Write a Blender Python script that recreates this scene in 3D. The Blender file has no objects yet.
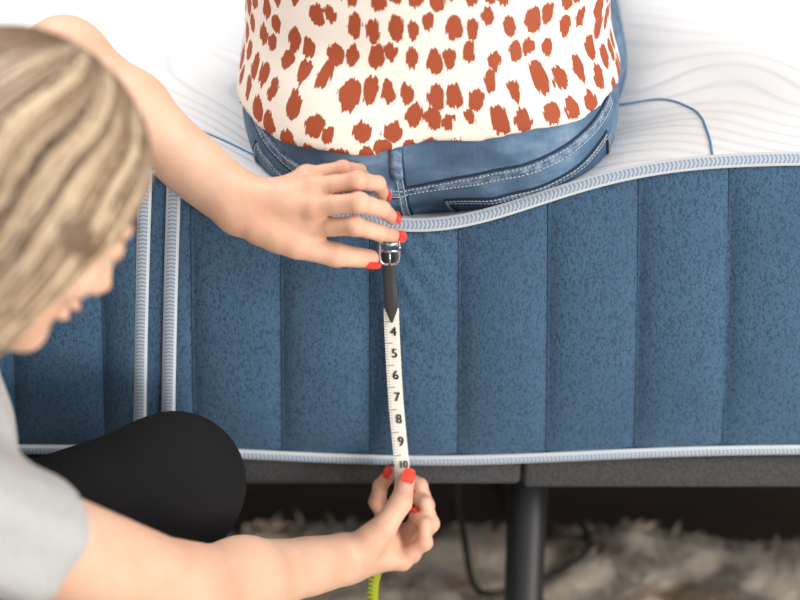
import bpy, math, random
import numpy as np
from mathutils import Vector, noise
from mathutils.bvhtree import BVHTree
random.seed(3); rng=np.random.default_rng(5)
A=lambda *v: np.array(v,dtype=float)
def nrm(v): v=np.asarray(v,float); return v/np.linalg.norm(v)
# ------------------------------------------------------------ materials
def mat(name,col=(.8,.8,.8),rough=.6,metal=0,sss=0,sheen=0):
    m=bpy.data.materials.new(name); m.use_nodes=True
    b=m.node_tree.nodes['Principled BSDF']
    b.inputs['Base Color'].default_value=(*col,1); b.inputs['Roughness'].default_value=rough
    b.inputs['Metallic'].default_value=metal
    if sss:
        b.inputs['Subsurface Weight'].default_value=sss
        b.inputs['Subsurface Radius'].default_value=(1,.35,.2); b.inputs['Subsurface Scale'].default_value=.006
    if sheen: b.inputs['Sheen Weight'].default_value=sheen
    return m
class N:
    def __init__(s,m): s.t=m.node_tree; s.b=s.t.nodes['Principled BSDF']
    def new(s,ty,**kw):
        n=s.t.nodes.new(ty)
        for k,v in kw.items(): setattr(n,k,v)
        return n
    def link(s,a,b): s.t.links.new(a,b)
    def math(s,op,a,b=None,c=None):
        n=s.new('ShaderNodeMath',operation=op)
        for i,v in enumerate((a,b,c)):
            if v is None: continue
            if isinstance(v,(int,float)): n.inputs[i].default_value=v
            else: s.link(v,n.inputs[i])
        return n.outputs[0]
    def coord(s,which='Object',scale=(1,1,1),rot=(0,0,0)):
        tc=s.new('ShaderNodeTexCoord'); mp=s.new('ShaderNodeMapping')
        mp.inputs['Scale'].default_value=scale; mp.inputs['Rotation'].default_value=rot
        s.link(tc.outputs[which],mp.inputs[0]); return mp.outputs[0]
    def noise(s,vec,scale,detail=3,rough=.5,dist=0):
        n=s.new('ShaderNodeTexNoise'); s.link(vec,n.inputs['Vector'])
        n.inputs['Scale'].default_value=scale; n.inputs['Detail'].default_value=detail
        n.inputs['Roughness'].default_value=rough; n.inputs['Distortion'].default_value=dist
        return n.outputs['Fac']
    def ramp(s,fac,stops):
        r=s.new('ShaderNodeValToRGB'); el=r.color_ramp.elements
        while len(el)<len(stops): el.new(.5)
        for e,(p,c) in zip(el,stops): e.position=p; e.color=(*c,1) if len(c)==3 else c
        s.link(fac,r.inputs[0]); return r.outputs[0]
    def mix(s,fac,a,b):
        n=s.new('ShaderNodeMix',data_type='RGBA')
        for i,v in ((0,fac),(6,a),(7,b)):
            if isinstance(v,(int,float)): n.inputs[i].default_value=v
            elif isinstance(v,tuple): n.inputs[i].default_value=(*v,1)
            else: s.link(v,n.inputs[i])
        return n.outputs[2]
    def bump(s,h,strength=.3,dist=.002):
        n=s.new('ShaderNodeBump'); n.inputs['Strength'].default_value=strength
        n.inputs['Distance'].default_value=dist; s.link(h,n.inputs['Height']); s.link(n.outputs[0],s.b.inputs['Normal'])
    def color(s,c): s.link(c,s.b.inputs['Base Color'])

# skin
m_skin=mat('skin',(.75,.43,.31),.5,sss=.08); n=N(m_skin); v=n.coord()
at=n.new('ShaderNodeAttribute',attribute_name='blush')
base=n.ramp(n.noise(v,24,4),[(.3,(.64,.37,.25)),(.7,(.73,.465,.335))])
n.color(n.mix(n.math('MULTIPLY',at.outputs['Fac'],.6),base,(.66,.25,.17)))
cr=n.noise(v,420,3); fine=n.noise(v,120,4,.6); n.bump(n.math('ADD',cr,n.math('MULTIPLY',fine,1.5)),.25,.0012)
m_nail=mat('coral_nail_polish',(.85,.06,.035),.18)
m_lips=mat('lips',(.58,.27,.21),.4)
m_eyew=mat('eye_white',(.6,.55,.5),.4); m_iris=mat('iris',(.08,.13,.18),.2)
# blue mattress fabric
m_blue=mat('blue_knit_fabric',rough=.85,sheen=.08); n=N(m_blue)
vd=n.noise(n.coord(scale=(1.35,1,.8),rot=(0,.6,0)),330,2,.5,1.0)
f=n.ramp(vd,[(.42,(0,0,0)),(.49,(1,1,1))])
big=n.ramp(n.noise(n.coord(),8,4,.6),[(.3,(.032,.082,.148)),(.7,(.046,.110,.190))])
n.color(n.mix(f,(.018,.052,.102),big)); n.bump(vd,.6,.0018)
# white top
m_white=mat('white_quilted_knit',(.86,.87,.89),.8); n=N(m_white); v=n.coord()
w=n.new('ShaderNodeTexWave',wave_type='BANDS',bands_direction='X')
mp=n.coord(scale=(1,1,0),rot=(0,0,-.9)); dn_=n.new('ShaderNodeTexNoise'); n.link(mp,dn_.inputs['Vector']); dn_.inputs['Scale'].default_value=5; dn_.inputs['Detail'].default_value=0
va=n.new('ShaderNodeVectorMath',operation='MULTIPLY_ADD'); n.link(dn_.outputs['Color'],va.inputs[0]); va.inputs[1].default_value=(.20,.20,0); n.link(mp,va.inputs[2])
n.link(va.outputs[0],w.inputs['Vector']); w.inputs['Scale'].default_value=13
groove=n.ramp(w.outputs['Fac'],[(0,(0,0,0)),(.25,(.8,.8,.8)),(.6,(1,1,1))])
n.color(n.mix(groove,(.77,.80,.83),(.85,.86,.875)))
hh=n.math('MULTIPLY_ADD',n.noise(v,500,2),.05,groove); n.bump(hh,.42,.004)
# braid tape
m_braid=mat('braided_edge_tape',rough=.7); n=N(m_braid); tc=n.new('ShaderNodeTexCoord'); sp=n.new('ShaderNodeSeparateXYZ'); n.link(tc.outputs['UV'],sp.inputs[0])
d=n.math('ABSOLUTE',n.math('SUBTRACT',sp.outputs[0],.5))
ch=n.math('FRACT',n.math('MULTIPLY_ADD',d,1.3,n.math('MULTIPLY',sp.outputs[1],260.)))
st=n.math('GREATER_THAN',ch,.5); edge=n.math('GREATER_THAN',d,.32)
c1=n.mix(st,(.20,.26,.34),(.40,.45,.51)); n.color(n.mix(edge,c1,(.56,.60,.64)))
n.bump(n.math('MAXIMUM',st,edge),.5,.001)
m_bluest=mat('blue_stitch',(.10,.24,.42),.7)
m_basefab=mat('charcoal_upholstery',(.07,.072,.076),.9); n=N(m_basefab); v=n.coord(); q=n.noise(v,600,2); n.color(n.ramp(q,[(.35,(.030,.031,.034)),(.65,(.070,.071,.074))])); n.bump(q,.4,.001)
m_black=mat('black_metal',(.008,.008,.009),.45)
m_cord=mat('black_rubber',(.005,.005,.005),.5)
m_pants=mat('black_stretch_fabric',(.008,.008,.009),.95)
n=N(m_pants); n.b.inputs['Specular IOR Level'].default_value=.2; v=n.coord(); n.bump(n.noise(v,12,3),.25,.02)
m_tee=mat('heather_grey_jersey',rough=.9); n=N(m_tee); v=n.coord(); q=n.noise(n.coord(scale=(1,1,3)),300,3)
n.color(n.ramp(q,[(.3,(.35,.36,.36)),(.7,(.49,.49,.49))])); n.bump(n.noise(v,14,3),.5,.02)
# denim
m_denim=mat('denim',rough=.85); n=N(m_denim); v=n.coord()
tw=n.new('ShaderNodeTexWave',wave_type='BANDS',bands_direction='DIAGONAL'); n.link(v,tw.inputs[0]); tw.inputs['Scale'].default_value=240; tw.inputs['Distortion'].default_value=1.5
big=n.noise(n.coord(scale=(1,1,2.2)),11,5,.65); base=n.ramp(big,[(.34,(.026,.066,.130)),(.5,(.062,.130,.225)),(.68,(.20,.30,.42))])
streak=n.noise(n.coord(scale=(1,1,.15)),420,2)
c=n.mix(n.math('MULTIPLY',tw.outputs['Fac'],.22),base,(.22,.31,.42)); c=n.mix(n.math('MULTIPLY',streak,.35),c,(.022,.055,.12))
n.color(c); n.bump(streak,.35,.001)
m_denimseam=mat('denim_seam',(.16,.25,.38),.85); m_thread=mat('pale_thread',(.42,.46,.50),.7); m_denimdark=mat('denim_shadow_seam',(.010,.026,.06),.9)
n=N(m_denimseam); q=n.noise(n.coord(),120,3,.7); n.color(n.ramp(q,[(.38,(.040,.09,.165)),(.66,(.21,.30,.41))]))
# blouse
m_bl=mat('spotted_blouse',rough=.7); n=N(m_bl); tc=n.new('ShaderNodeTexCoord')
mp=n.new('ShaderNodeMapping'); n.link(tc.outputs['UV'],mp.inputs[0]); mp.inputs['Scale'].default_value=(47,39,1)
na=n.new('ShaderNodeTexNoise'); n.link(tc.outputs['UV'],na.inputs['Vector']); na.inputs['Scale'].default_value=45; na.inputs['Detail'].default_value=1
mp2=n.new('ShaderNodeMapping'); n.link(tc.outputs['UV'],mp2.inputs[0]); mp2.inputs['Scale'].default_value=(420,75,1)
nb=n.new('ShaderNodeTexNoise'); n.link(mp2.outputs[0],nb.inputs['Vector']); nb.inputs['Scale'].default_value=1; nb.inputs['Detail'].default_value=2
va=n.new('ShaderNodeVectorMath',operation='MULTIPLY_ADD'); n.link(na.outputs['Color'],va.inputs[0]); va.inputs[1].default_value=(.45,.45,0); n.link(mp.outputs[0],va.inputs[2])
vo=n.new('ShaderNodeTexVoronoi',voronoi_dimensions='2D'); n.link(va.outputs[0],vo.inputs['Vector']); vo.inputs['Scale'].default_value=1; vo.inputs['Randomness'].default_value=.55
sc=n.new('ShaderNodeSeparateColor'); n.link(vo.outputs['Color'],sc.inputs[0])
th=n.math('MULTIPLY_ADD',sc.outputs[0],.14,.285)
dd=n.math('ADD',vo.outputs['Distance'],n.math('MULTIPLY',n.math('SUBTRACT',nb.outputs['Fac'],.5),.42))
sp_=n.math('LESS_THAN',dd,th)
n.color(n.mix(sp_,(.79,.72,.64),(.32,.055,.013))); n.bump(n.noise(n.coord(),600,2),.15,.001)
def hairmat(name,a,b,c):
    m=mat(name,rough=.42); n=N(m); at=n.new('ShaderNodeAttribute',attribute_name='tint')
    n.color(n.ramp(at.outputs['Fac'],[(0,a),(.5,b),(1,c)])); m.node_tree.nodes['Principled BSDF'].inputs['Specular IOR Level'].default_value=.28; return m
m_blonde=hairmat('blonde_hair',(.060,.033,.018),(.23,.145,.080),(.68,.53,.37))
m_brown=hairmat('brown_hair',(.03,.015,.008),(.09,.045,.022),(.18,.10,.05))
m_blondebase=mat('blonde_hair_under',(.14,.085,.048),.6); m_brownbase=mat('brown_hair_under',(.04,.02,.01),.6)

# ------------------------------------------------------------ mesh helpers
def add_mesh(name,V,F,m,parent=None,smooth=True,uv=None,attr=None):
    me=bpy.data.meshes.new(name); me.from_pydata([tuple(map(float,p)) for p in V],[],[tuple(map(int,f)) for f in F]); me.update()
    if smooth: me.polygons.foreach_set('use_smooth',[True]*len(me.polygons))
    if m is not None: me.materials.append(m)
    if uv is not None:
        l=me.uv_layers.new(name='UVMap'); uv=np.asarray(uv,float)
        idx=np.zeros(len(me.loops),int); me.loops.foreach_get('vertex_index',idx)
        l.data.foreach_set('uv',uv[idx].ravel())
    if attr is not None:
        for k,arr in attr.items():
            if np.ndim(arr)==1:
                a=me.attributes.new(k,'FLOAT','POINT'); a.data.foreach_set('value',np.asarray(arr,float))
            else:
                a=me.attributes.new(k,'FLOAT_COLOR','POINT'); a.data.foreach_set('color',np.c_[arr,np.ones(len(arr))].ravel())
    o=bpy.data.objects.new(name,me); bpy.context.collection.objects.link(o)
    if parent: o.parent=parent
    return o
def empty(name,loc=(0,0,0)):
    e=bpy.data.objects.new(name,None); e.empty_display_size=.05; bpy.context.collection.objects.link(e); return e
class Acc:
    def __init__(s): s.V=[];s.F=[];s.n=0;s.T=[]
    def add(s,V,F,t=0.):
        s.V.append(np.asarray(V,float)); s.F+= [tuple(i+s.n for i in f) for f in F]; s.n+=len(V); s.T.append(np.full(len(V),t) if np.ndim(t)==0 else t)
    def obj(s,name,m,parent=None,**k):
        at={'tint':np.concatenate(s.T)}
        return add_mesh(name,np.concatenate(s.V),s.F,m,parent,attr=at,**k)
def tube(pts,r,n=8,flat=1.,up=None):
    P=np.asarray(pts,float); m=len(P); r=np.full(m,r) if np.ndim(r)==0 else np.asarray(r,float)
    T=np.gradient(P,axis=0); T/= (np.linalg.norm(T,axis=1)[:,None]+1e-12)
    u=np.array(up,float) if up is not None else (A(0,0,1) if abs(T[0][2])<.9 else A(1,0,0))
    V=[];F=[]
    for i in range(m):
        a=np.cross(T[i],u); a=nrm(a); b=np.cross(a,T[i]); 
        if up is None: u=b
        for j in range(n):
            t=2*math.pi*j/n; V.append(P[i]+r[i]*(math.cos(t)*a+flat*math.sin(t)*b))
    for i in range(m-1):
        for j in range(n):
            k=(j+1)%n; F.append((i*n+j,i*n+k,(i+1)*n+k,(i+1)*n+j))
    F.append(tuple(range(n-1,-1,-1))); F.append(tuple((m-1)*n+j for j in range(n)))
    return V,F
def spline(pts,n=60):
    P=np.asarray(pts,float); P=np.vstack([2*P[0]-P[1],P,2*P[-1]-P[-2]]); out=[]; m=len(P)-3
    for q in np.linspace(0,m-1e-9,n):
        i=int(q);t=q-i;p0,p1,p2,p3=P[i:i+4]
        out.append(.5*((2*p1)+(-p0+p2)*t+(2*p0-5*p1+4*p2-p3)*t*t+(-p0+3*p1-3*p2+p3)*t**3))
    return np.array(out)
def ribbon(P,wd,nv,w,th,ns=8,flatp=.5):
    P=np.asarray(P,float); wd=np.broadcast_to(wd,P.shape); nv=np.broadcast_to(nv,P.shape)
    L=np.r_[0,np.cumsum(np.linalg.norm(np.diff(P,axis=0),axis=1))]; w=np.broadcast_to(w,len(P))
    V=[];UV=[];F=[]
    for i,p in enumerate(P):
        for j in range(ns+1):
            u=j/ns; V.append(p+(u-.5)*w[i]*wd[i]+th*(max(0,1-(2*u-1)**2))**flatp*nv[i]); UV.append((u,L[i]))
    for i in range(len(P)-1):
        for j in range(ns):
            a=i*(ns+1)+j; F.append((a,a+1,a+ns+2,a+ns+1))
    return V,F,UV
def grid_faces(nu,nv):
    return [(i*nv+j,(i+1)*nv+j,(i+1)*nv+j+1,i*nv+j+1) for i in range(nu-1) for j in range(nv-1)]
def box(lo,hi,bev=0):
    import bmesh
    bm=bmesh.new(); bmesh.ops.create_cube(bm,size=1)
    for v in bm.verts: v.co=Vector([(lo[i]+hi[i])/2+v.co[i]*(hi[i]-lo[i]) for i in range(3)])
    if bev: bmesh.ops.bevel(bm,geom=bm.edges[:],offset=bev,segments=3,affect='EDGES',profile=.5)
    bm.verts.index_update(); V=[tuple(v.co) for v in bm.verts]; F=[tuple(v.index for v in f.verts) for f in bm.faces]; bm.free(); return V,F
def ellmesh(c,X,Y,Z,nu=16,nv=10):
    V=[];F=[]
    for i in range(nv+1):
        p=math.pi*i/nv
        for j in range(nu):
            t=2*math.pi*j/nu; V.append(np.asarray(c)+math.sin(p)*math.cos(t)*np.asarray(X)+math.sin(p)*math.sin(t)*np.asarray(Y)+math.cos(p)*np.asarray(Z))
    for i in range(nv):
        for j in range(nu): F.append((i*nu+j,(i+1)*nu+j,(i+1)*nu+(j+1)%nu,i*nu+(j+1)%nu))
    return V,F
# ------------------------------------------------------------ SDF + surface nets
def smin(a,b,k):
    h=np.clip(.5+.5*(b-a)/k,0,1); return b*(1-h)+a*h-k*h*(1-h)
def d_cone(P,a,b,ra,rb):
    a=np.asarray(a,float);b=np.asarray(b,float); ba=b-a; t=np.clip(((P-a)@ba)/(ba@ba+1e-12),0,1)
    return np.linalg.norm(P-a-t[...,None]*ba,axis=-1)-(ra+(rb-ra)*t)
def d_ell(P,c,r,R=None):
    q=P-np.asarray(c,float)
    if R is not None: q=q@np.asarray(R).T
    r=np.asarray(r,float); k0=np.linalg.norm(q/r,axis=-1); k1=np.linalg.norm(q/(r*r),axis=-1)+1e-9
    return k0*(k0-1)/k1
class Field:
    def __init__(s,lo,hi,h):
        s.lo=np.asarray(lo,float); s.h=h; s.n=np.ceil((np.asarray(hi)-s.lo)/h).astype(int)+1
        s.ax=[s.lo[i]+h*np.arange(s.n[i]) for i in range(3)]; s.V=np.full(s.n,.2)
    def sub(s,lo,hi):
        a=np.clip(np.floor((np.asarray(lo)-s.lo)/s.h).astype(int),0,s.n); b=np.clip(np.ceil((np.asarray(hi)-s.lo)/s.h).astype(int)+1,0,s.n)
        sl=tuple(slice(a[i],b[i]) for i in range(3))
        P=np.stack(np.meshgrid(*[s.ax[i][sl[i]] for i in range(3)],indexing='ij'),-1); return sl,P
    def comb(s,fn,lo,hi,k,neg=False):
        m=k+4*s.h+.006; sl,P=s.sub(np.asarray(lo)-m,np.asarray(hi)+m)
        if P.size==0: return
        d=fn(P); s.V[sl]= -smin(-s.V[sl],d,k) if neg else smin(s.V[sl],d,k)
    def cone(s,a,b,ra,rb,k=.01,neg=False):
        a=np.asarray(a,float);b=np.asarray(b,float); r=max(ra,rb); s.comb(lambda P:d_cone(P,a,b,ra,rb),np.minimum(a,b)-r,np.maximum(a,b)+r,k,neg)
    def chain(s,pts,rs,k=.006):
        for i in range(len(pts)-1): s.cone(pts[i],pts[i+1],rs[i],rs[i+1],k)
    def ell(s,c,r,k=.01,R=None,neg=False):
        m=max(r); c=np.asarray(c,float); s.comb(lambda P:d_ell(P,c,r,R),c-m,c+m,k,neg)
    def mesh(s):
        V=s.V; I=V<0; nx,ny,nz=V.shape
        cnt=np.zeros((nx-1,ny-1,nz-1),np.int8)
        for a in (0,1):
            for b in (0,1):
                for c in (0,1): cnt+=I[a:nx-1+a,b:ny-1+b,c:nz-1+c]
        cells=np.argwhere((cnt>0)&(cnt<8)); idx=-np.ones(cnt.shape,np.int64); idx[tuple(cells.T)]=np.arange(len(cells))
        acc=np.zeros((len(cells),3)); num=np.zeros(len(cells))
        for ax in range(3):
            o=[i for i in range(3) if i!=ax]
            for a in (0,1):
                for b in (0,1):
                    o0=np.zeros(3,int); o0[o[0]]=a;o0[o[1]]=b; o1=o0.copy(); o1[ax]=1
                    c0=cells+o0; c1=cells+o1; v0=V[tuple(c0.T)]; v1=V[tuple(c1.T)]; mk=(v0<0)!=(v1<0)
                    t=np.where(mk,v0/np.where(mk,(v0-v1),1),0); p=c0.astype(float); p[:,ax]+=t
                    acc[mk]+=p[mk]; num[mk]+=1
        verts=s.lo+s.h*acc/num[:,None]
        faces=[]
        for ax in range(3):
            o=[(ax+1)%3,(ax+2)%3]
            sl0=[slice(None)]*3; sl1=[slice(None)]*3; sl0[ax]=slice(0,-1); sl1[ax]=slice(1,None)
            for q in o: sl0[q]=slice(1,-1); sl1[q]=slice(1,-1)
            a=I[tuple(sl0)];b=I[tuple(sl1)]; e=np.argwhere(a!=b)
            inside=a[tuple(e.T)]; 
            for q in o: e[:,q]+=1
            d0=np.zeros(3,int);d0[o[0]]=-1;d1=np.zeros(3,int);d1[o[1]]=-1
            q0=idx[tuple((e+d0+d1).T)];q1=idx[tuple((e+d1).T)];q2=idx[tuple(e.T)];q3=idx[tuple((e+d0).T)]
            f=np.stack([q0,q1,q2,q3],1); f[~inside]=f[~inside][:,::-1]; faces.append(f)
        return verts,np.concatenate(faces)
def smooth_mesh(V,F,it=2,lam=.5):
    V=V.copy(); E=np.concatenate([F[:,[0,1]],F[:,[1,2]],F[:,[2,3]],F[:,[3,0]]])
    deg=np.bincount(E.ravel(),minlength=len(V)).astype(float)
    for _ in range(it):
        S=np.zeros_like(V)
        for c in range(3): S[:,c]=np.bincount(E[:,0],V[E[:,1],c],len(V))+np.bincount(E[:,1],V[E[:,0],c],len(V))
        V+=lam*(S/np.maximum(deg,1)[:,None]-V)
    return V
def blush(V,chains,elbow):
    b=np.zeros(len(V))
    for ch in chains:
        for j,(p,a,r) in enumerate(zip(ch,(.45,.8,.5,.9),(.011,.008,.007,.011))): b=np.maximum(b,a*np.exp(-(np.linalg.norm(V-p,axis=1)/(r*1.6))**2*1.2))
    return np.maximum(b,.5*np.exp(-(np.linalg.norm(V-elbow,axis=1)/.05)**2))

# ============================================================ ROOM
m_floor=mat('dark_wood_floor',rough=.5); n=N(m_floor); q=n.noise(n.coord(scale=(1,9,1)),4,4); n.color(n.ramp(q,[(.3,(.028,.016,.010)),(.7,(.07,.04,.024))]))
V,F=box((-3,-3,-.05),(3,3,0)); add_mesh('floor',V,F,m_floor,smooth=False)
m_wall=mat('painted_wall',(.75,.74,.72),.9); n=N(m_wall); n.bump(n.noise(n.coord(),80,2),.1,.001)
V,F=box((-3,2.6,0),(3,2.7,2.6)); add_mesh('wall_back',V,F,m_wall,smooth=False)
# rug
m_rug=mat('shag_pile',rough=.95); n=N(m_rug); at=n.new('ShaderNodeAttribute',attribute_name='pile'); q=n.noise(n.coord(),160,3,.6)
n.color(n.mix(n.math('MULTIPLY',q,.35),at.outputs['Color'],(.30,.23,.17))); n.bump(n.noise(n.coord(),90,4,.7),.8,.012)
def rb_edge(x): return .335+.030*noise.noise((x*6,0,5))-.025*max(0,min(1,(x-.2)*3))
def rugcol(x,y):
    a=noise.noise((x*7,y*10,0))+.45*noise.noise((x*19,y*24,3)); b=noise.noise((x*5+7,y*6,9))
    t=max(0,min(1,(a+.20)/.14)); hi=np.array((.70,.61,.505)); lo=np.array((.25,.175,.125) if b>.05 else (.36,.32,.29))
    return tuple(lo*(1-t)+hi*t)
xs=np.linspace(-1.3,1.5,330); ts=np.linspace(0,1,220); V=[];C=[]
for x in xs:
    rb=rb_edge(x)
    for t in ts:
        y=-1.2+(rb+1.2)*t
        e=max(0,min(1,(rb-y)/.03,(y+1.2)/.03,(x+1.3)/.03,(1.5-x)/.03))
        V.append((x,y,.002+e*(.026+.013*noise.noise((x*20,y*20,0))+.004*noise.noise((x*60,y*60,2))))); C.append(rugcol(x,y))
rug=add_mesh('shag_rug',V,grid_faces(len(xs),len(ts)),m_rug,attr={'pile':np.array(C)})
acc=Acc(); TC=[]
for i in range(7000):
    x=random.uniform(-.45,.75); y=random.uniform(.0,rb_edge(x)-.012); c=np.array(rugcol(x,y))*random.uniform(.85,1.05)
    z0=.024+.013*noise.noise((x*20,y*20,0)); lean=rng.normal(0,.011,2); h=random.uniform(.003,.007); r=.0045
    p=[(x+r*math.cos(t),y+r*math.sin(t),z0) for t in (0,2.1,4.2)]+[(x+lean[0],y+lean[1],z0+h)]
    acc.add(p,[(0,1,3),(1,2,3),(2,0,3)]); TC+= [c]*4
add_mesh('pile_tufts',np.concatenate(acc.V),acc.F,m_rug,rug,smooth=False,attr={'pile':np.array(TC)})

# ============================================================ MATTRESS
XL,XR,YB=-1.0,1.0,1.5
def ztop(x,y):
    x=np.asarray(x,float);y=np.asarray(y,float)
    Ay=np.interp(y,[0,.05,.13,.3,.6,.8],[.066,.088,.110,.083,.05,0]); w=np.interp(y,[0,.13,.6],[.155,.19,.3])
    return .653+.010*np.clip(y/.08,0,1)-Ay*np.exp(-((x-.015)/w)**2)-.012*np.exp(-((x+.30)/.09)**2-((y-.11)/.09)**2)
def zbot(x): return .345-.013*np.exp(-((x-.03)/.2)**2)
mattress=empty('mattress')
xs=np.arange(XL,XR+.001,.0032); ts=np.linspace(0,1,64)
def side_y(x,t):
    ph=(x+.1875)/.0802; dist=np.abs(ph-np.round(ph))*.0802
    b=.0130*(1-np.exp(-dist/.013))
    strip=np.exp(-((x+.213)/.022)**4); b=b*(1-strip)+.006*strip
    prof=np.clip(np.sin(math.pi*np.clip(t,0,1)),0,1)**.35
    y=-b*prof-.006*np.sin(math.pi*t)
    wr=np.exp(-((x-.01)/.06)**2)*np.clip((t-.5)/.5,0,1)
    y+= -.0024*wr*np.sin(40*(t+ .8*np.abs(x)*4)+x*60+2*np.sin(x*40))*prof
    return y
def side_x(x,t): return x+(1-t)*.06*np.clip(x,-.42,.42)
X,T=np.meshgrid(xs,ts,indexing='ij')
zt=ztop(X,0*X)-.005; zb=zbot(X)+.003
V=np.stack([side_x(X,T),side_y(X,T),zb+(zt-zb)*T],-1).reshape(-1,3)
add_mesh('side_panel',V,grid_faces(len(xs),len(ts)),m_blue,mattress)
xs2=np.linspace(XL,XR,240); ys2=np.concatenate([np.linspace(0,.8,130),np.linspace(.81,YB,40)])
X,Y=np.meshgrid(xs2,ys2,indexing='ij'); V=np.stack([X,Y,ztop(X,Y)],-1).reshape(-1,3)
add_mesh('top_panel',V,grid_faces(len(xs2),len(ys2)),m_white,mattress)
V=[(XL,0,.34),(XR,0,.34),(XR,YB,.34),(XL,YB,.34),(XL,0,.652),(XR,0,.652),(XR,YB,.662),(XL,YB,.662)]
add_mesh('rear_panels',V,[(0,3,2,1),(1,2,6,5),(2,3,7,6),(3,0,4,7)],m_blue,mattress,smooth=False)
acc=Acc()
for k in range(-10,15):
    x0=-.1875+.0802*k
    if abs(x0)>.98 : continue
    t=np.linspace(.02,.98,40); p=np.stack([side_x(x0,t),side_y(x0+0*t,t)-.0004,(zbot(x0)+.003)+(ztop(x0,0)-.005-zbot(x0)-.003)*t],-1)
    acc.add(*tube(p,.0007,5))
acc.obj('channel_stitching',mat('navy_thread',(.014,.036,.075),.9),mattress)
xx=np.linspace(XL,XR,400)
P=np.stack([xx,0*xx-.005,ztop(xx,0)-.001],-1); V,F,UV=ribbon(P,nrm(A(0,.45,.89)),nrm(A(0,-.89,.45)),.0125,.004); add_mesh('top_edge_tape',V,F,m_braid,mattress,uv=UV)
P=np.stack([xx,0*xx-.004,zbot(xx)+.001],-1); V,F,UV=ribbon(P,A(0,0,1),A(0,-1,0),.0105,.0045); add_mesh('bottom_edge_tape',V,F,m_braid,mattress,uv=UV)
for nm,xt,xb in (('corner_tape_1',-.2265,-.2515),('corner_tape_2',-.2010,-.2240)):
    t=np.linspace(0,1,50); x=xt+(xb-xt)*(1-t); xq=xt+0*t
    P=np.stack([x,side_y(xq,t)-.001,zbot(x)+(ztop(xt,0)-zbot(x))*t],-1); V,F,UV=ribbon(P,A(1,0,0),A(0,-1,0),.0130,.0045); add_mesh(nm,V,F,m_braid,mattress,uv=UV)
for nm,pts in (('blue_quilt_line_1',[(.12,.30),(.17,.215),(.2187,.183),(.256,.163),(.277,.115),(.281,.05),(.279,.006)]),
               ('blue_quilt_line_2',[(-.30,.20),(-.24,.135),(-.19,.108),(-.155,.09),(-.12,.07)]),
               ('blue_quilt_line_3',[(.7,.006),(.69,.06),(.72,.13),(.78,.17),(.9,.2)])):
    s=spline([(a,b,0) for a,b in pts],80); s[:,2]=ztop(s[:,0],s[:,1])+.0006
    V,F=tube(s,.0012,6); add_mesh(nm,V,F,m_bluest,mattress)

# ============================================================ BASE
base=empty('adjustable_bed_base')
V,F=box((-.99,.006,.297),(.118,1.48,.331),.006); add_mesh('deck_half_1',V,F,m_basefab,base)
V,F=box((.121,.006,.293),(.99,1.48,.331),.006); add_mesh('deck_half_2',V,F,m_basefab,base)
for i,(x,y) in enumerate(((.131,.075),(-.85,.1),(.85,.1),(.13,1.35),(-.85,1.35),(.85,1.35))):
    V,F=tube([(x,y,0),(x,y,.004),(x,y,.006),(x,y,.30)],[.024,.024,.0205,.0205],24); o=add_mesh('leg_%d'%(i+1),V,F,m_black,base)
    V,F=tube([(x,y,.27),(x,y,.274),(x,y,.296)],[.0205,.025,.025],24); add_mesh('leg_collar_%d'%(i+1),V,F,m_black,base)
s=spline([(.075,.30,.292),(.064,.2,.26),(.062,.165,.19),(.072,.17,.11),(.082,.185,.048),(.10,.170,.043),(.145,.185,.043),(.195,.225,.043),(.222,.262,.043),(.208,.280,.043),(.17,.285,.043),(.14,.34,.03),(.14,.42,.006),(.1,.6,.006),(.1,1.,.006)],140)
V,F=tube(s,.0036,8); add_mesh('power_cord',V,F,m_cord)

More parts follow.
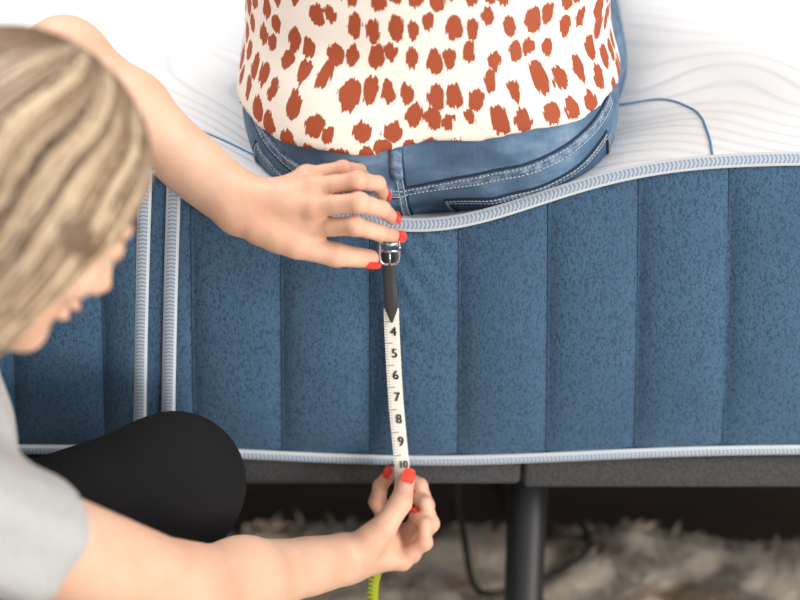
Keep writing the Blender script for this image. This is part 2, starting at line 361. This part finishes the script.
# ============================================================ HEAD builder
class Head:
    def __init__(s,c,f,u,neck,parent,mhair,mbase,scale=1.,cover=.066):
        s.sc=scale
        s.c=np.asarray(c,float); f=nrm(f); u=np.asarray(u,float); u=nrm(u-f*(u@f)); r=np.cross(f,u); s.M=np.stack([f,r,u])
        nl=s.M@(np.asarray(neck,float)-s.c)/scale
        g=Field((-.18,-.14,-.24),(.14,.14,.14),.0025)
        g.ell((-.012,0,.03),(.096,.076,.086),.02); g.ell((.028,0,-.025),(.066,.058,.085),.03)
        for q in (-1,1):
            g.cone((.005,q*.047,-.045),(.070,q*.010,-.084),.019,.016,.02)
            g.cone((.084,q*.010,.030),(.074,q*.045,.028),.009,.009,.012)
            g.ell((.060,q*.040,-.022),(.024,.022,.022),.015)
        g.ell((.076,0,-.087),(.018,.018,.015),.012)
        for q in (-1,1): g.ell((.100,q*.031,.010),(.016,.017,.012),.010,neg=True)
        for q in (-1,1): g.ell((.0785,q*.031,.0105),(.0155,.0165,.0125),.003)
        g.cone((.092,0,.018),(.110,0,-.018),.006,.0085,.008)
        g.ell((.111,0,-.021),(.009,.009,.0075),.005)
        for q in (-1,1): g.ell((.101,q*.012,-.025),(.009,.007,.007),.004)
        g.ell((.095,0,-.046),(.009,.021,.0052),.005); g.ell((.092,0,-.058),(.009,.019,.0062),.005)
        for q in (-1,1):
            g.ell((-.004,q*.077,-.005),(.019,.009,.031),.005); g.ell((.002,q*.086,-.002),(.010,.006,.018),.004,neg=True)
        g.cone((-.025,0,-.04),nl,.052,.048,.025)
        V,F=g.mesh(); V=smooth_mesh(V,F,1); s.skin=(s.w(V),F)
        add_mesh('head',*s.skin,m_skin,parent)
        a=Acc();b=Acc();c2=Acc()
        for q in (-1,1):
            e=A(.0795,q*.031,.0030); a.add(*ellmesh(s.w(e[None])[0],s.M[0]*.0120,s.M[1]*.0115,s.M[2]*.0060))
            e2=e+A(.0085,0,-.001); b.add(*ellmesh(s.w(e2[None])[0],s.M[0]*.0042,s.M[1]*.005,s.M[2]*.004))
            p=[s.w(A(.0935-.004*k*k,q*(.031+.013*k),.0035+.002*(1-k*k))[None])[0] for k in np.linspace(-1,1,9)]
            c2.add(*tube(p,.0014,6))
            p=[s.w(A(.0925-.0045*(k+1),q*(.031+.018*k),.034+.004*(1-k*k))[None])[0] for k in np.linspace(-1,1,9)]
            c2.add(*tube(p,.0022,6,))
        a.obj('eyes',m_eyew,parent); b.obj('irises',m_iris,parent); c2.obj('brows_and_lashes',mbase,parent)
        l=Acc(); l.add(*ellmesh(s.w(A(.0965,0,-.0465)[None])[0],s.M[0]*.0065,s.M[1]*.019,s.M[2]*.0042)); l.add(*ellmesh(s.w(A(.0935,0,-.058)[None])[0],s.M[0]*.0065,s.M[1]*.0165,s.M[2]*.005)); l.obj('lips',m_lips,parent)
        def hf(P):
            d=d_ell(P,(-.014,0,.034),(.108,.088,.096))
            for q in (-1,1): d=smin(d,d_cone(P,(.018,q*.058,.0),(.005,q*.052,-.115),.036,.032),.03)
            d=smin(d,d_cone(P,(-.06,0,0),(-.085,0,-.14),.058,.055),.03); d=smin(d,d_cone(P,(-.085,0,-.14),(-.11,0,-.26),.055,.030),.03)
            F_=P[...,0];U_=P[...,2]; cl=F_-(cover+.30*np.clip(U_-.055,0,1)-.38*np.clip(-.04-U_,0,1))
            return -smin(-d,-cl,.012)
        g=Field((-.18,-.13,-.32),(.14,.13,.16),.0035); sl,P=g.sub(g.lo,g.lo+g.h*g.n); g.V[sl]=hf(P); V,F=g.mesh(); add_mesh('hair_mass',s.w(V),F,mbase,parent)
        K=4400; M_=20
        q=rng.random(K); side=np.where(rng.random(K)<.5,-1,1); jit=rng.normal(0,1,(K,3))
        c0=A(-.014,0,.034)
        def ell_pt(phi,lat):
            return np.stack([.11*np.sin(lat)*np.cos(phi),side*.09*np.sin(lat)*np.sin(phi),.098*np.cos(lat)],-1)+c0
        phi=.22+q*(math.pi-.27)
        lat0=np.where(q<.5,(.5-q)*1.6,(q-.5)*.5)+.02
        st=ell_pt(np.where(q<.5,.06,math.pi-.06)+0*q,lat0)
        m1=ell_pt(phi*.85+.15,lat0*.6+.45+0*q); m2=ell_pt(phi*.82+.28,1.0+0*q); m3=ell_pt(phi*.76+.50,1.5+0*q)
        m4=np.stack([.068-.18*q,side*(.085-.05*q),-.07+0*q],-1); en=np.stack([.015-.15*q,side*(.07-.05*q),-.15-.10*rng.random(K)],-1)
        ctrl=[st+jit*[.003,.001,0],m1+jit*.005,m2+jit*.005,m3+jit*.005,m4+jit*.006,en+jit*.006]
        C=np.stack([2*ctrl[0]-ctrl[1]]+ctrl+[2*ctrl[-1]-ctrl[-2]],1); pts=[]
        for x in np.linspace(0,5-1e-9,M_):
            i=int(x);t=x-i;p0,p1,p2,p3=[C[:,i+j] for j in range(4)]
            pts.append(.5*((2*p1)+(-p0+p2)*t+(2*p0-5*p1+4*p2-p3)*t*t+(-p0+3*p1-3*p2+p3)*t**3))
        S=np.stack(pts,1); off=rng.uniform(-.001,.0018,(K,1))
        for it in range(5):
            d=hf(S)-off; e=1e-3
            G=np.stack([(hf(S+e*np.eye(3)[i])-hf(S-e*np.eye(3)[i]))/(2*e) for i in range(3)],-1); G/=np.linalg.norm(G,axis=-1)[...,None]+1e-6
            S=S-np.clip(d,-.03,.03)[...,None]*G
        S[:,1:-1]=.5*S[:,1:-1]+.25*(S[:,:-2]+S[:,2:])
        a=Acc()
        for i in range(K):
            rr=.0011*s.sc*np.sin(np.linspace(.35,math.pi-.25,M_)); Vt,Ft=tube(s.w(S[i]),rr,4)
            qq=.54+2.0*noise.noise((q[i]*22,side[i]*9.,0))+rng.normal(0,.12); tv=np.clip(qq+np.interp(np.arange(M_),[0,5,12,20],[-.42,-.12,.12,.12]),0,1); a.add(Vt,Ft,np.repeat(tv,4))
        a.obj('hair_strands',mhair,parent)
    def w(s,P): return s.c+s.sc*np.asarray(P)@s.M

# ============================================================ HANDS
def nail(acc,a,b,r,dors,L=.0068,W=.0052,sh=.0015):
    a=np.asarray(a,float);b=np.asarray(b,float); t=nrm(b-a); d=np.asarray(dors,float); d=nrm(d-t*(d@t)); s=np.cross(t,d)
    c=b+t*sh+d*(r-.0012)
    nu,nv=9,9; V=[]
    for lay in (0,1):
        for i in range(nu):
            for j in range(nv):
                u=i/(nu-1)*2-1; w=j/(nv-1)*2-1
                ww=W*(1-.35*max(0,abs(u)-.55)**1.2*1.6) 
                V.append(c+t*u*L*(1-.12*w*w)+s*w*ww+d*(.0016*(1-w*w)-.0006*u*u*(u>0)+ (0 if lay else -.0007)))
    F=[]
    for lay in (0,1):
        for i in range(nu-1):
            for j in range(nv-1):
                k=lay*nu*nv+i*nv+j; q=(k,k+1,k+nv+1,k+nv); F.append(q if lay else q[::-1])
    ring=[i*nv for i in range(nu)]+[(nu-1)*nv+j for j in range(1,nv)]+[i*nv+nv-1 for i in range(nu-2,-1,-1)]+[j for j in range(nv-2,0,-1)]
    for i in range(len(ring)):
        p,q=ring[i],ring[(i+1)%len(ring)]; F.append((p,q,q+nu*nv,p+nu*nv))
    acc.add(V,F)
def hand(g,fore,wrist,fing,thumb,wd,rb=.0089):
    wrist=np.asarray(wrist,float); n=len(fing)
    for i,ch in enumerate(fing):
        o=wrist+wd*(i-(n-1)/2)*-.0085
        sc=(1.,1.04,.98,.86)[i]
        g.cone(o,ch[0],.0160,rb*1.12*sc,.007)
        r=[rb*1.05*sc,rb*.93*sc,rb*.83*sc,rb*.70*sc]
        for j in range(3):
            a,b=np.asarray(ch[j]),np.asarray(ch[j+1]); m_=(a+b)/2; rm=(r[j]+r[j+1])/2*.93
            g.cone(a,m_,r[j],rm,.002); g.cone(m_,b,rm,r[j+1],.002)
        g.ell(ch[1],[rb*1.02*sc]*3,.002); g.ell(ch[0],[rb*1.24*sc]*3,.004)
    for i in range(n-1): g.cone(fing[i][0],fing[i+1][0],.0090,.0090,.003)
    mid=(np.asarray(fing[1][0])+np.asarray(fing[2][0]))/2; g.cone(wrist,wrist*.35+mid*.65,.021,.014,.012)
    th=[np.asarray(p,float) for p in thumb]
    g.cone(wrist,th[0],.018,.0155,.012); g.chain(th,[.0165,.0118,.0104,.0084],.004)
    g.cone(th[0]*.5+th[1]*.5,fing[0][0],.011,.009,.012)

# ============================================================ KNEELING WOMAN
kw=empty('kneeling_woman')
shR=A(-.3220,-.42,.558); shL=A(-.40,-.13,.59)
elL=A(-.312,.112,.700); wrL=A(-.1426,-.040,.6250)
I=[A(-.078,-.060,.6100),A(-.0385,-.083,.6225),A(-.0170,-.072,.6105),A(-.0035,-.050,.5970)]
Mi=[A(-.074,-.063,.6315),A(-.0350,-.080,.6435),A(-.0155,-.064,.6295),A(-.0070,-.042,.6110)]
Ri=[A(-.075,-.050,.6440),A(-.0365,-.060,.6550),A(-.0195,-.038,.6420),A(-.0150,-.020,.6230)]
Pi=[A(-.082,-.032,.6470),A(-.0500,-.034,.6545),A(-.0360,-.014,.6440),A(-.0300,.000,.6280)]
Th=[A(-.121,-.055,.6080),A(-.090,-.068,.5970),A(-.0560,-.070,.5885),A(-.0265,-.055,.5770)]
g=Field((-.46,-.17,.545),(.02,.17,.77),.0020)
g.cone(shL,elL,.044,.038,.01)
g.cone(elL,elL*.62+wrL*.38,.036,.0365,.02); g.cone(elL*.62+wrL*.38,elL*.1+wrL*.9,.0365,.0235,.015)
wdL=nrm(A(.0,-.35,-1.))
for q in (-1,1): g.cone(elL*.25+wrL*.75+wdL*q*.005,wrL+wdL*q*.007,.0225,.0190,.012)
hand(g,elL,wrL,[I,Mi,Ri,Pi],Th,-wdL)
V,F=g.mesh(); V=smooth_mesh(V,F,2,.3); add_mesh('left_arm_and_hand',V,F,m_skin,kw,attr={'blush':blush(V,[I,Mi,Ri,Pi,Th],elL)})
na=Acc()
nail(na,I[2],I[3],.0068,A(.6,-.75,.35)); nail(na,Mi[2],Mi[3],.0070,A(.75,-.6,.45)); nail(na,Ri[2],Ri[3],.0067,A(1,-.3,.3)); nail(na,Pi[2],Pi[3],.006,A(1,-.3,.4)); nail(na,Th[2],Th[3],.0085,A(.1,-.75,-.5),.0075,.006)
elR=A(-.1825,-.27,.375); wrR=A(-.0523,-.088,.2765)
I2=[A(-.0080,-.042,.2760),A(-.0215,-.028,.3010),A(-.0190,-.028,.3190),A(-.0085,-.032,.3370)]
M2=[A(.0070,-.047,.2700),A(.0240,-.042,.3060),A(.0190,-.033,.3230),A(.0060,-.026,.3270)]
R2=[A(.0100,-.062,.2660),A(.0290,-.062,.2990),A(.0240,-.052,.3160),A(.0110,-.040,.3160)]
P2=[A(.0020,-.078,.2680),A(.0235,-.079,.2890),A(.0235,-.070,.3050),A(.0130,-.058,.3060)]
T2=[A(-.0360,-.092,.2900),A(-.0150,-.088,.3130),A(.0005,-.074,.3310),A(.0060,-.054,.3430)]
g=Field((-.40,-.50,.225),(.06,.02,.66),.0022)
g.cone(shR,elR,.045,.038,.01)
g.cone(elR,elR*.65+wrR*.35,.036,.0350,.02); g.cone(elR*.65+wrR*.35,elR*.1+wrR*.9,.0350,.0225,.015)
wdR=nrm(A(-.5,-.45,.55))
for q in (-1,1): g.cone(elR*.25+wrR*.75+wdR*q*.005,wrR+wdR*q*.007,.0210,.0182,.012)
hand(g,elR,wrR,[I2,M2,R2,P2],T2,-wdR)
V,F=g.mesh(); V=smooth_mesh(V,F,2,.3); add_mesh('right_arm_and_hand',V,F,m_skin,kw,attr={'blush':blush(V,[I2,M2,R2,P2,T2],elR)})
nail(na,T2[2],T2[3],.0088,A(.1,-.9,.5),.0078,.0062); nail(na,I2[2],I2[3],.0069,A(-1,-.5,.1)); nail(na,M2[2],M2[3],.007,A(.2,.3,1)); nail(na,R2[2],R2[3],.0067,A(.2,.5,1)); nail(na,P2[2],P2[3],.006,A(.2,.5,1))
na.obj('painted_nails',m_nail,kw)
mid=(shR+shL)/2
Head(A(-.278,-.32,.760),A(.66,.32,-.70),A(.60,.43,.762),mid+A(-.01,0,.02),kw,m_blonde,m_blondebase,.895,cover=.080)
# t-shirt
pel=A(-.60,-.35,.25); l=nrm(shL-shR)
g=Field((-.82,-.60,.10),(-.12,.06,.72),.005)
g.cone(shR*.92+shL*.08+A(0,0,-.005),shR*.08+shL*.92+A(0,0,-.005),.048,.048,.03)
for q,rr in ((-.085,.078),(.085,.078),(0,.090)):
    c0=mid+l*q+A(-.045,0,-.085); c1=pel+l*q*.75+A(0,0,.03); g.cone(c0,c1,rr,rr+.012,.06)
g.cone(shR,shR*.72+elR*.28,.053,.050,.02); g.cone(shL,shL*.56+elL*.44,.056,.054,.02)
g.cone(mid+A(.01,0,.05),mid+A(.06,-.02,.13),.05,.06,.006,neg=True)
sl,P=g.sub(g.lo,g.lo+g.h*g.n)
for s0,e0,t in ((shR,elR,.36),(shL,elL,.52)):
    d=nrm(e0-s0); c=s0+(e0-s0)*t; pr=(P-c)@d; near=np.linalg.norm(P-c-pr[...,None]*d,axis=-1)<.09
    g.V=np.where(near&(pr>-.03),np.maximum(g.V,pr),g.V)
wr=.0028*np.sin(P[...,0]*55+P[...,2]*80+2*np.sin(P[...,1]*30)); g.V+=wr
V,F=g.mesh(); V=smooth_mesh(V,F,1); add_mesh('t_shirt',V,F,m_tee,kw)
# pants
g=Field((-.84,-.62,.0),(-.10,.02,.50),.005)
kL=A(-.204,-.118,.382); kR=A(-.27,-.50,.075)
g.cone(pel+l*-.07,pel+l*.07,.125,.125,.05)
g.cone(pel+l*.09,kL,.098,.061,.04); g.cone(kL,A(-.27,-.145,.22),.060,.054,.02); g.cone(A(-.27,-.145,.22),A(-.325,-.16,.09),.054,.040,.03)
g.cone(pel+l*-.09,kR,.098,.065,.04); g.cone(kR,A(-.66,-.50,.06),.060,.045,.02)
V,F=g.mesh(); V=smooth_mesh(V,F,2); add_mesh('black_leggings',V,F,m_pants,kw)
g=Field((-.82,-.58,.0),(-.08,-.05,.16),.004)
g.cone(A(-.335,-.162,.065),A(-.21,-.135,.045),.036,.030,.02); g.cone(A(-.21,-.135,.045),A(-.14,-.12,.042),.032,.024,.02); g.cone(A(-.335,-.162,.065),A(-.328,-.16,.11),.034,.034,.02)
g.cone(A(-.66,-.50,.060),A(-.75,-.50,.05),.036,.028,.02)
V,F=g.mesh(); add_mesh('shoes',V,F,mat('dark_canvas',(.03,.03,.035),.8),kw)

# ============================================================ SEATED WOMAN
sw=empty('seated_woman')
cx,cy,cz=.027,.128,.668
def hips(g,o=0.):
    E=lambda r:(r[0]+o,r[1]+o,r[2]+o)
    g.ell((cx,cy+.01,cz),E((.172,.138,.116)),.02)
    g.ell((cx-.075,cy-.022,cz-.018),E((.096,.115,.103)),.025); g.ell((cx+.078,cy-.022,cz-.018),E((.098,.115,.103)),.025)
    g.cone((cx,cy+.02,cz),(cx,cy+.03,cz+.11),.118+o,.10+o,.04)
g=Field((-.32,-.06,.51),(.40,.80,.83),.005)
hips(g)
g.cone((cx-.078,cy+.06,cz-.013),(cx-.11,.56,.66),.088,.062,.03); g.cone((cx+.104,cy+.09,cz-.010),(cx+.15,.56,.66),.094,.062,.03)
g.cone((cx-.11,.56,.66),(cx+.07,.62,.64),.058,.042,.02); g.cone((cx+.15,.56,.66),(cx-.05,.70,.66),.058,.042,.02)
g.cone((-.011,-.014,.555),(-.011,-.024,.655),.004,.002,.02,neg=True)
V,F=g.mesh(); V=smooth_mesh(V,F,2)
ang=V[:,0]*38+V[:,2]*60
w=np.clip((.68-V[:,2])/.06,0,1)*np.clip((.14-V[:,1])/.1,0,1)
V[:,1]+=.0018*np.sin(ang*1.4+np.sin(V[:,0]*70))*w
add_mesh('jeans',V,F,m_denim,sw)
bv=BVHTree.FromPolygons([tuple(p) for p in V],[tuple(map(int,f)) for f in F])
def onj(ph,z,lift=.0006):
    d=Vector((-math.sin(ph),math.cos(ph),0)); o=Vector((cx+math.sin(ph)*.5,cy-math.cos(ph)*.5,z))
    h=bv.ray_cast(o,d)
    return (np.array(h[0])+np.array(h[1])*lift, np.array(h[1])) if h[0] is not None else (None,None)
def seam_pts(pz,n=60,lift=.0006):
    s=spline([(a,b-.002,0) for a,b in pz],n); P=[];Nn=[]
    for a,b,_ in s:
        p,q=onj(a,b,lift)
        if p is not None: P.append(p);Nn.append(q)
    return np.array(P),np.array(Nn)
sa=Acc(); ta=Acc(); da=Acc()
def seam(pz,offs=(-.0035,.0035),w=.0058,n=90,band=True,dark=True):
    P,Nn=seam_pts(pz,n,.0004); T=np.gradient(P,axis=0); T/=np.linalg.norm(T,axis=1)[:,None]; B=np.cross(Nn,T)
    if band:
        V,F,_=ribbon(P,B,Nn,w*2,.0012,6,.4); sa.add(V,F)
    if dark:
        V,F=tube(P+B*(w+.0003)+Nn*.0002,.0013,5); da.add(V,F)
    L=np.r_[0,np.cumsum(np.linalg.norm(np.diff(P,axis=0),axis=1))]
    for o in offs:
        q=0
        while q+.0026<L[-1]:
            pp=[]
            for s_ in (q,q+.0013,q+.0026):
                pp.append([np.interp(s_,L,(P+B*o+Nn*.0016)[:,c]) for c in range(3)])
            ta.add(*tube(pp,.0006,4)); q+=.0038
x0=-.23
seam([(x0,.665),(x0+.01,.64),(x0+.01,.61),(x0,.575)],w=.0045,offs=(-.0025,.0025),n=50)
seam([(x0,.612),(.15,.624),(.5,.641),(.85,.662),(1.2,.684)])
seam([(x0,.612),(-.55,.626),(-.9,.650),(-1.2,.68)])
seam([(.15,.598),(.35,.605),(.62,.620),(.92,.642),(1.1,.656)],w=.0030,offs=(-.002,.002))
seam([(.15,.598),(.22,.586),(.35,.576)],w=.0028,offs=(0,),n=30)
seam([(.35,.576),(.62,.586),(.95,.603),(1.18,.620),(1.14,.643),(1.1,.656)],w=.0028,offs=(-.0015,.0015))
seam([(-.62,.600),(-.85,.619),(-1.1,.645)],w=.0030,offs=(-.002,.002))
seam([(-.62,.600),(-.65,.581),(-.95,.597),(-1.2,.617),(-1.1,.645)],w=.0028,offs=(0,))
P,Nn=seam_pts([(x0,.69),(x0,.655),(x0,.632)],20,.002); T=np.gradient(P,axis=0); T/=np.linalg.norm(T,axis=1)[:,None]; V,F,_=ribbon(P,np.cross(Nn,T),Nn,.011,.003,6,.4); sa.add(V,F)
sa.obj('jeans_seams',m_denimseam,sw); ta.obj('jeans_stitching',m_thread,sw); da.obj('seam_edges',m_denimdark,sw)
# blouse
g=Field((-.32,-.06,.61),(.38,.36,1.22),.004)
sl,P=g.sub(g.lo,g.lo+g.h*g.n); X_,Y_,Z_=P[...,0],P[...,1],P[...,2]
zz=[.64,.67,.72,.80,.90,1.00,1.08,1.13,1.17]
rx=np.interp(Z_,zz,[.172,.172,.171,.171,.168,.172,.178,.165,.08]); ry=np.interp(Z_,zz,[.135,.135,.132,.128,.122,.120,.115,.09,.05]); yc=np.interp(Z_,zz,[.134,.134,.136,.142,.15,.15,.15,.15,.155])
th=np.arctan2(X_-cx,-(Y_-yc)); fold=1+.014*np.sin(th*9+3*np.sin(Z_*14))*np.clip((.80-Z_)/.1,0.35,1)+.009*np.sin(th*4-Z_*60)
g2=Field((-.32,-.06,.61),(.38,.36,1.22),.004); hips(g2,.0055)
tors=(np.sqrt(((X_-cx)/(rx*fold))**2+((Y_-yc)/(ry*fold))**2)-1)*.13
g.V=smin(tors,g2.V,.012)
for q in (-1,1):
    g.cone((cx+q*.155,.15,1.10),(cx+q*.205,.165,.96),.052,.055,.03)
hem=.655+.13*np.sqrt((X_+.05)**2+.02**2)+.0018*np.sin(X_*70)
g.V=np.maximum(g.V,hem-Z_)
V,F=g.mesh(); V=smooth_mesh(V,F,1)
u=np.arctan2(V[:,0]-cx,-(V[:,1]-.14))*.165; add_mesh('spotted_blouse',V,F,m_bl,sw,uv=np.stack([u,V[:,2]-.35*np.clip(V[:,1]-.02,-.1,.2)],1))
# arms, upper chest
g=Field((-.30,.05,.66),(.36,.66,1.26),.004)
g.cone((cx,.155,1.10),(cx,.16,1.22),.06,.05,.02); g.cone((cx-.12,.15,1.10),(cx+.12,.15,1.10),.045,.045,.02)
for q in (-1,1):
    sh=A(cx+q*.165,.155,1.09); el=A(cx+q*.235,.22,.84); wr_=A(cx+q*.14,.43,.775)
    g.cone(sh,el,.044,.036,.01); g.cone(el,wr_,.037,.023,.015)
    ac=A(-q*1.,0,0); fw=nrm(A(-q*.1,1,-.15)); dn=A(0,.1,-1)
    fs=[]
    for i in range(4):
        m0=wr_+fw*.075+ac*(.024-.016*i); L=(.9,1,.93,.75)[i]
        fs.append([m0,m0+(fw*.9+dn*.25)*.040*L,m0+(fw*.9+dn*.25)*.040*L+(fw*.75+dn*.65)*.024*L,m0+(fw*.9+dn*.25)*.040*L+(fw*.75+dn*.65)*.024*L+(fw*.5+dn*.85)*.02*L])
    th_=[wr_+fw*.022+ac*.022,wr_+fw*.05+ac*.038,wr_+fw*.078+ac*.046+dn*.006,wr_+fw*.098+ac*.048+dn*.012]
    hand(g,el,wr_,fs,th_,-ac)
V,F=g.mesh(); V=smooth_mesh(V,F,1); add_mesh('arms_and_neck',V,F,m_skin,sw)
g=Field((-.2,.55,.54),(.25,.85,.76),.004)
for q,a0 in ((1,A(cx+.07,.62,.64)),(-1,A(cx-.05,.70,.66))):
    g.cone(a0,a0+A(q*.04,.01,-.01),.032,.028,.01); g.cone(a0+A(q*.04,.01,-.01),a0+A(q*.12,.05,-.02),.03,.018,.015)
V,F=g.mesh(); add_mesh('feet',V,F,m_skin,sw)
Head(A(cx,.175,1.325),A(0,1,-.05),A(0,0.05,1),A(cx,.16,1.18),sw,m_brown,m_brownbase)

# ============================================================ TAPE MEASURE
tm=empty('tape_measure')
m_tape=mat('white_tape_vinyl',(.82,.80,.76),.45); n=N(m_tape); tc=n.new('ShaderNodeTexCoord'); sp=n.new('ShaderNodeSeparateXYZ'); n.link(tc.outputs['UV'],sp.inputs[0])
vv=n.math('DIVIDE',sp.outputs[1],.0229); fr8=n.math('FRACT',n.math('MULTIPLY',vv,8.)); t8=n.math('LESS_THAN',fr8,.25)
t8=n.math('MULTIPLY',t8,n.math('LESS_THAN',sp.outputs[0],.20)); t1=n.math('LESS_THAN',n.math('FRACT',n.math('ADD',vv,.5)),.05)
t1=n.math('MULTIPLY',t1,n.math('LESS_THAN',sp.outputs[0],.5)); tt_=n.math('MAXIMUM',t8,t1)
n.color(n.mix(n.math('MULTIPLY',tt_,.7),(.74,.71,.65),(.03,.03,.03)))
m_yel=mat('yellow_tape_back',(.55,.75,.03),.5)
path=spline([A(-.0080,-.026,.512),A(-.0072,-.023,.482),A(-.0042,-.027,.420),A(-.0005,-.035,.375),A(.0022,-.044,.344),A(.0005,-.048,.318)],120)
T=np.gradient(path,axis=0); T/=np.linalg.norm(T,axis=1)[:,None]; wd=A(1,0,0)-T*T[:,[0]]; wd/=np.linalg.norm(wd,axis=1)[:,None]; nv=np.cross(T,wd); nv*=-np.sign(nv[:,[1]])
L=np.r_[0,np.cumsum(np.linalg.norm(np.diff(path,axis=0),axis=1))]
s0=.0262
V,F,UV=ribbon(path,wd,nv,.0140,.0005,6,.5); add_mesh('tape_strip',V,F,m_tape,tm,uv=np.array(UV)-[0,s0])
p2=spline([A(.0005,-.048,.318),A(-.006,-.052,.295),A(-.017,-.056,.26),A(-.0255,-.056,.225),A(-.0265,-.058,.19),A(-.0265,-.062,.13),A(-.022,-.09,.06),A(-.02,-.14,.045)],80)
T2_=np.gradient(p2,axis=0); T2_/=np.linalg.norm(T2_,axis=1)[:,None]; w2=A(1,-.25,0)-T2_*(T2_@A(1,-.25,0))[:,None]; w2/=np.linalg.norm(w2,axis=1)[:,None]; n2=np.cross(T2_,w2); n2*=-np.sign(n2[:,[1]]+1e-6)
V,F,UV=ribbon(p2,w2,n2,.0105,.0006,6,.5)
n=N(m_yel); tc=n.new('ShaderNodeTexCoord'); sp=n.new('ShaderNodeSeparateXYZ'); n.link(tc.outputs['UV'],sp.inputs[0])
k=n.math('MULTIPLY',n.math('LESS_THAN',n.math('FRACT',n.math('MULTIPLY',sp.outputs[1],200)),.35),n.math('LESS_THAN',sp.outputs[0],.45)); n.color(n.mix(k,(.42,.48,.03),(.03,.03,.03)))
add_mesh('tape_yellow_length',V,F,m_yel,tm,uv=UV)
m_ink=mat('black_ink',(.01,.01,.01),.6)
def at_(s_):
    p=np.array([np.interp(s_,L,path[:,c]) for c in range(3)]); i=min(len(L)-1,int(np.searchsorted(L,s_))); return p,T[i],wd[i],nv[i]
Vn=Acc()
def digit(txt,s_,size,off,acc):
    cu=bpy.data.curves.new('tmp','FONT'); cu.body=txt; cu.size=size; cu.align_x='CENTER'; cu.align_y='CENTER'; ob=bpy.data.objects.new('tmp',cu); bpy.context.collection.objects.link(ob)
    bpy.context.view_layer.update(); me=bpy.data.meshes.new_from_object(ob.evaluated_get(bpy.context.evaluated_depsgraph_get()))
    p,t,w_,n_=at_(s_); X=w_ if w_[0]>0 else -w_; Yv=-t if t[2]<0 else t
    if n_[1]>0: n_=-n_
    for j,o in enumerate((-.0003,0,.0003)):
        acc.add([p+X*(v.co.x*.9+off+o)+Yv*(v.co.y)+n_*(.0016+.0001*j) for v in me.vertices],[tuple(q.vertices) for q in me.polygons])
    bpy.data.objects.remove(ob); bpy.data.meshes.remove(me)
for i,tx in enumerate(['4','5','6','7','8','9','10']):
    digit(tx,s0+.0226*i,.0130 if tx!='10' else .0100,.0014,Vn)
Vn.obj('inch_numerals',m_ink,tm,smooth=False)
m_strap=mat('dark_grey_strap',(.035,.035,.04),.4)
pp=spline([A(-.0105,-.0315,.572),A(-.0095,-.029,.545),A(-.0082,-.0285,.520),A(-.0074,-.0262,.4975)],30)
ww=np.interp(np.linspace(0,1,30),[0,.62,.78,1],[.0118,.0122,.0115,.0018])
V,F,UV=ribbon(pp,A(1,0,.03),A(0,-1,.05),ww,.0016,6,.5); add_mesh('leader_strap',V,F,m_strap,tm)
m_met=mat('polished_steel',(.6,.6,.62),.22,1)
c=A(-.0095,-.036,.576); pts=[]
for q in np.linspace(0,2*math.pi,48,endpoint=False):
    sx=np.sign(math.cos(q))*abs(math.cos(q))**.45*.0088; sz=np.sign(math.sin(q))*abs(math.sin(q))**.6*.0140; pts.append(c+A(sx,0,sz))
pts.append(pts[0]); pts.append(pts[1]); V,F=tube(pts,.0016,8,up=(0,1,0)); add_mesh('buckle_frame',V,F,m_met,tm)
a=Acc(); a.add(*tube([c+A(-.008,0,-.001),c+A(.008,0,-.001)],.0014,8)); a.add(*tube([c+A(0,-.001,-.001),c+A(.0005,-.003,-.008),c+A(0,-.001,-.0145)],.0011,8)); a.add(*tube([c+A(-.0075,0,.006),c+A(.0075,0,.006)],.0022,8)); a.obj('buckle_bar',m_met,tm)

# ============================================================ LIGHT + CAMERA
w=bpy.data.worlds.new('World'); bpy.context.scene.world=w; w.use_nodes=True
w.node_tree.nodes['Background'].inputs[0].default_value=(1,.985,.965,1); w.node_tree.nodes['Background'].inputs[1].default_value=.88
def area(nm,loc,tgt,size,e,col=(1,1,1)):
    l_=bpy.data.lights.new(nm,'AREA'); l_.energy=e; l_.size=size; l_.color=col; o=bpy.data.objects.new(nm,l_); o.location=loc
    o.rotation_euler=(Vector(tgt)-Vector(loc)).to_track_quat('-Z','Y').to_euler(); bpy.context.collection.objects.link(o)
area('window_light',(2.4,-1.6,2.2),(0,0,.5),1.2,58,(1,.97,.93))
area('ceiling_light',(-.9,.6,2.5),(-.1,.1,.6),1.4,38,(1,.97,.93))
area('low_fill_light',(1.7,-2.2,.35),(.2,.30,.02),1.0,56,(1,.95,.89))  # added fill lamp, set low to brighten the rug under the bed
cd=bpy.data.cameras.new('camera'); co=bpy.data.objects.new('camera',cd); bpy.context.collection.objects.link(co)
co.location=(0,-1.545,1.328); co.rotation_euler=(math.radians(62),0,0); cd.lens=85; cd.sensor_width=36
cd.dof.use_dof=True; cd.dof.focus_distance=1.71; cd.dof.aperture_fstop=2.4; cd.clip_start=.05
bpy.context.scene.camera=co
bpy.context.scene.view_settings.view_transform='Standard'
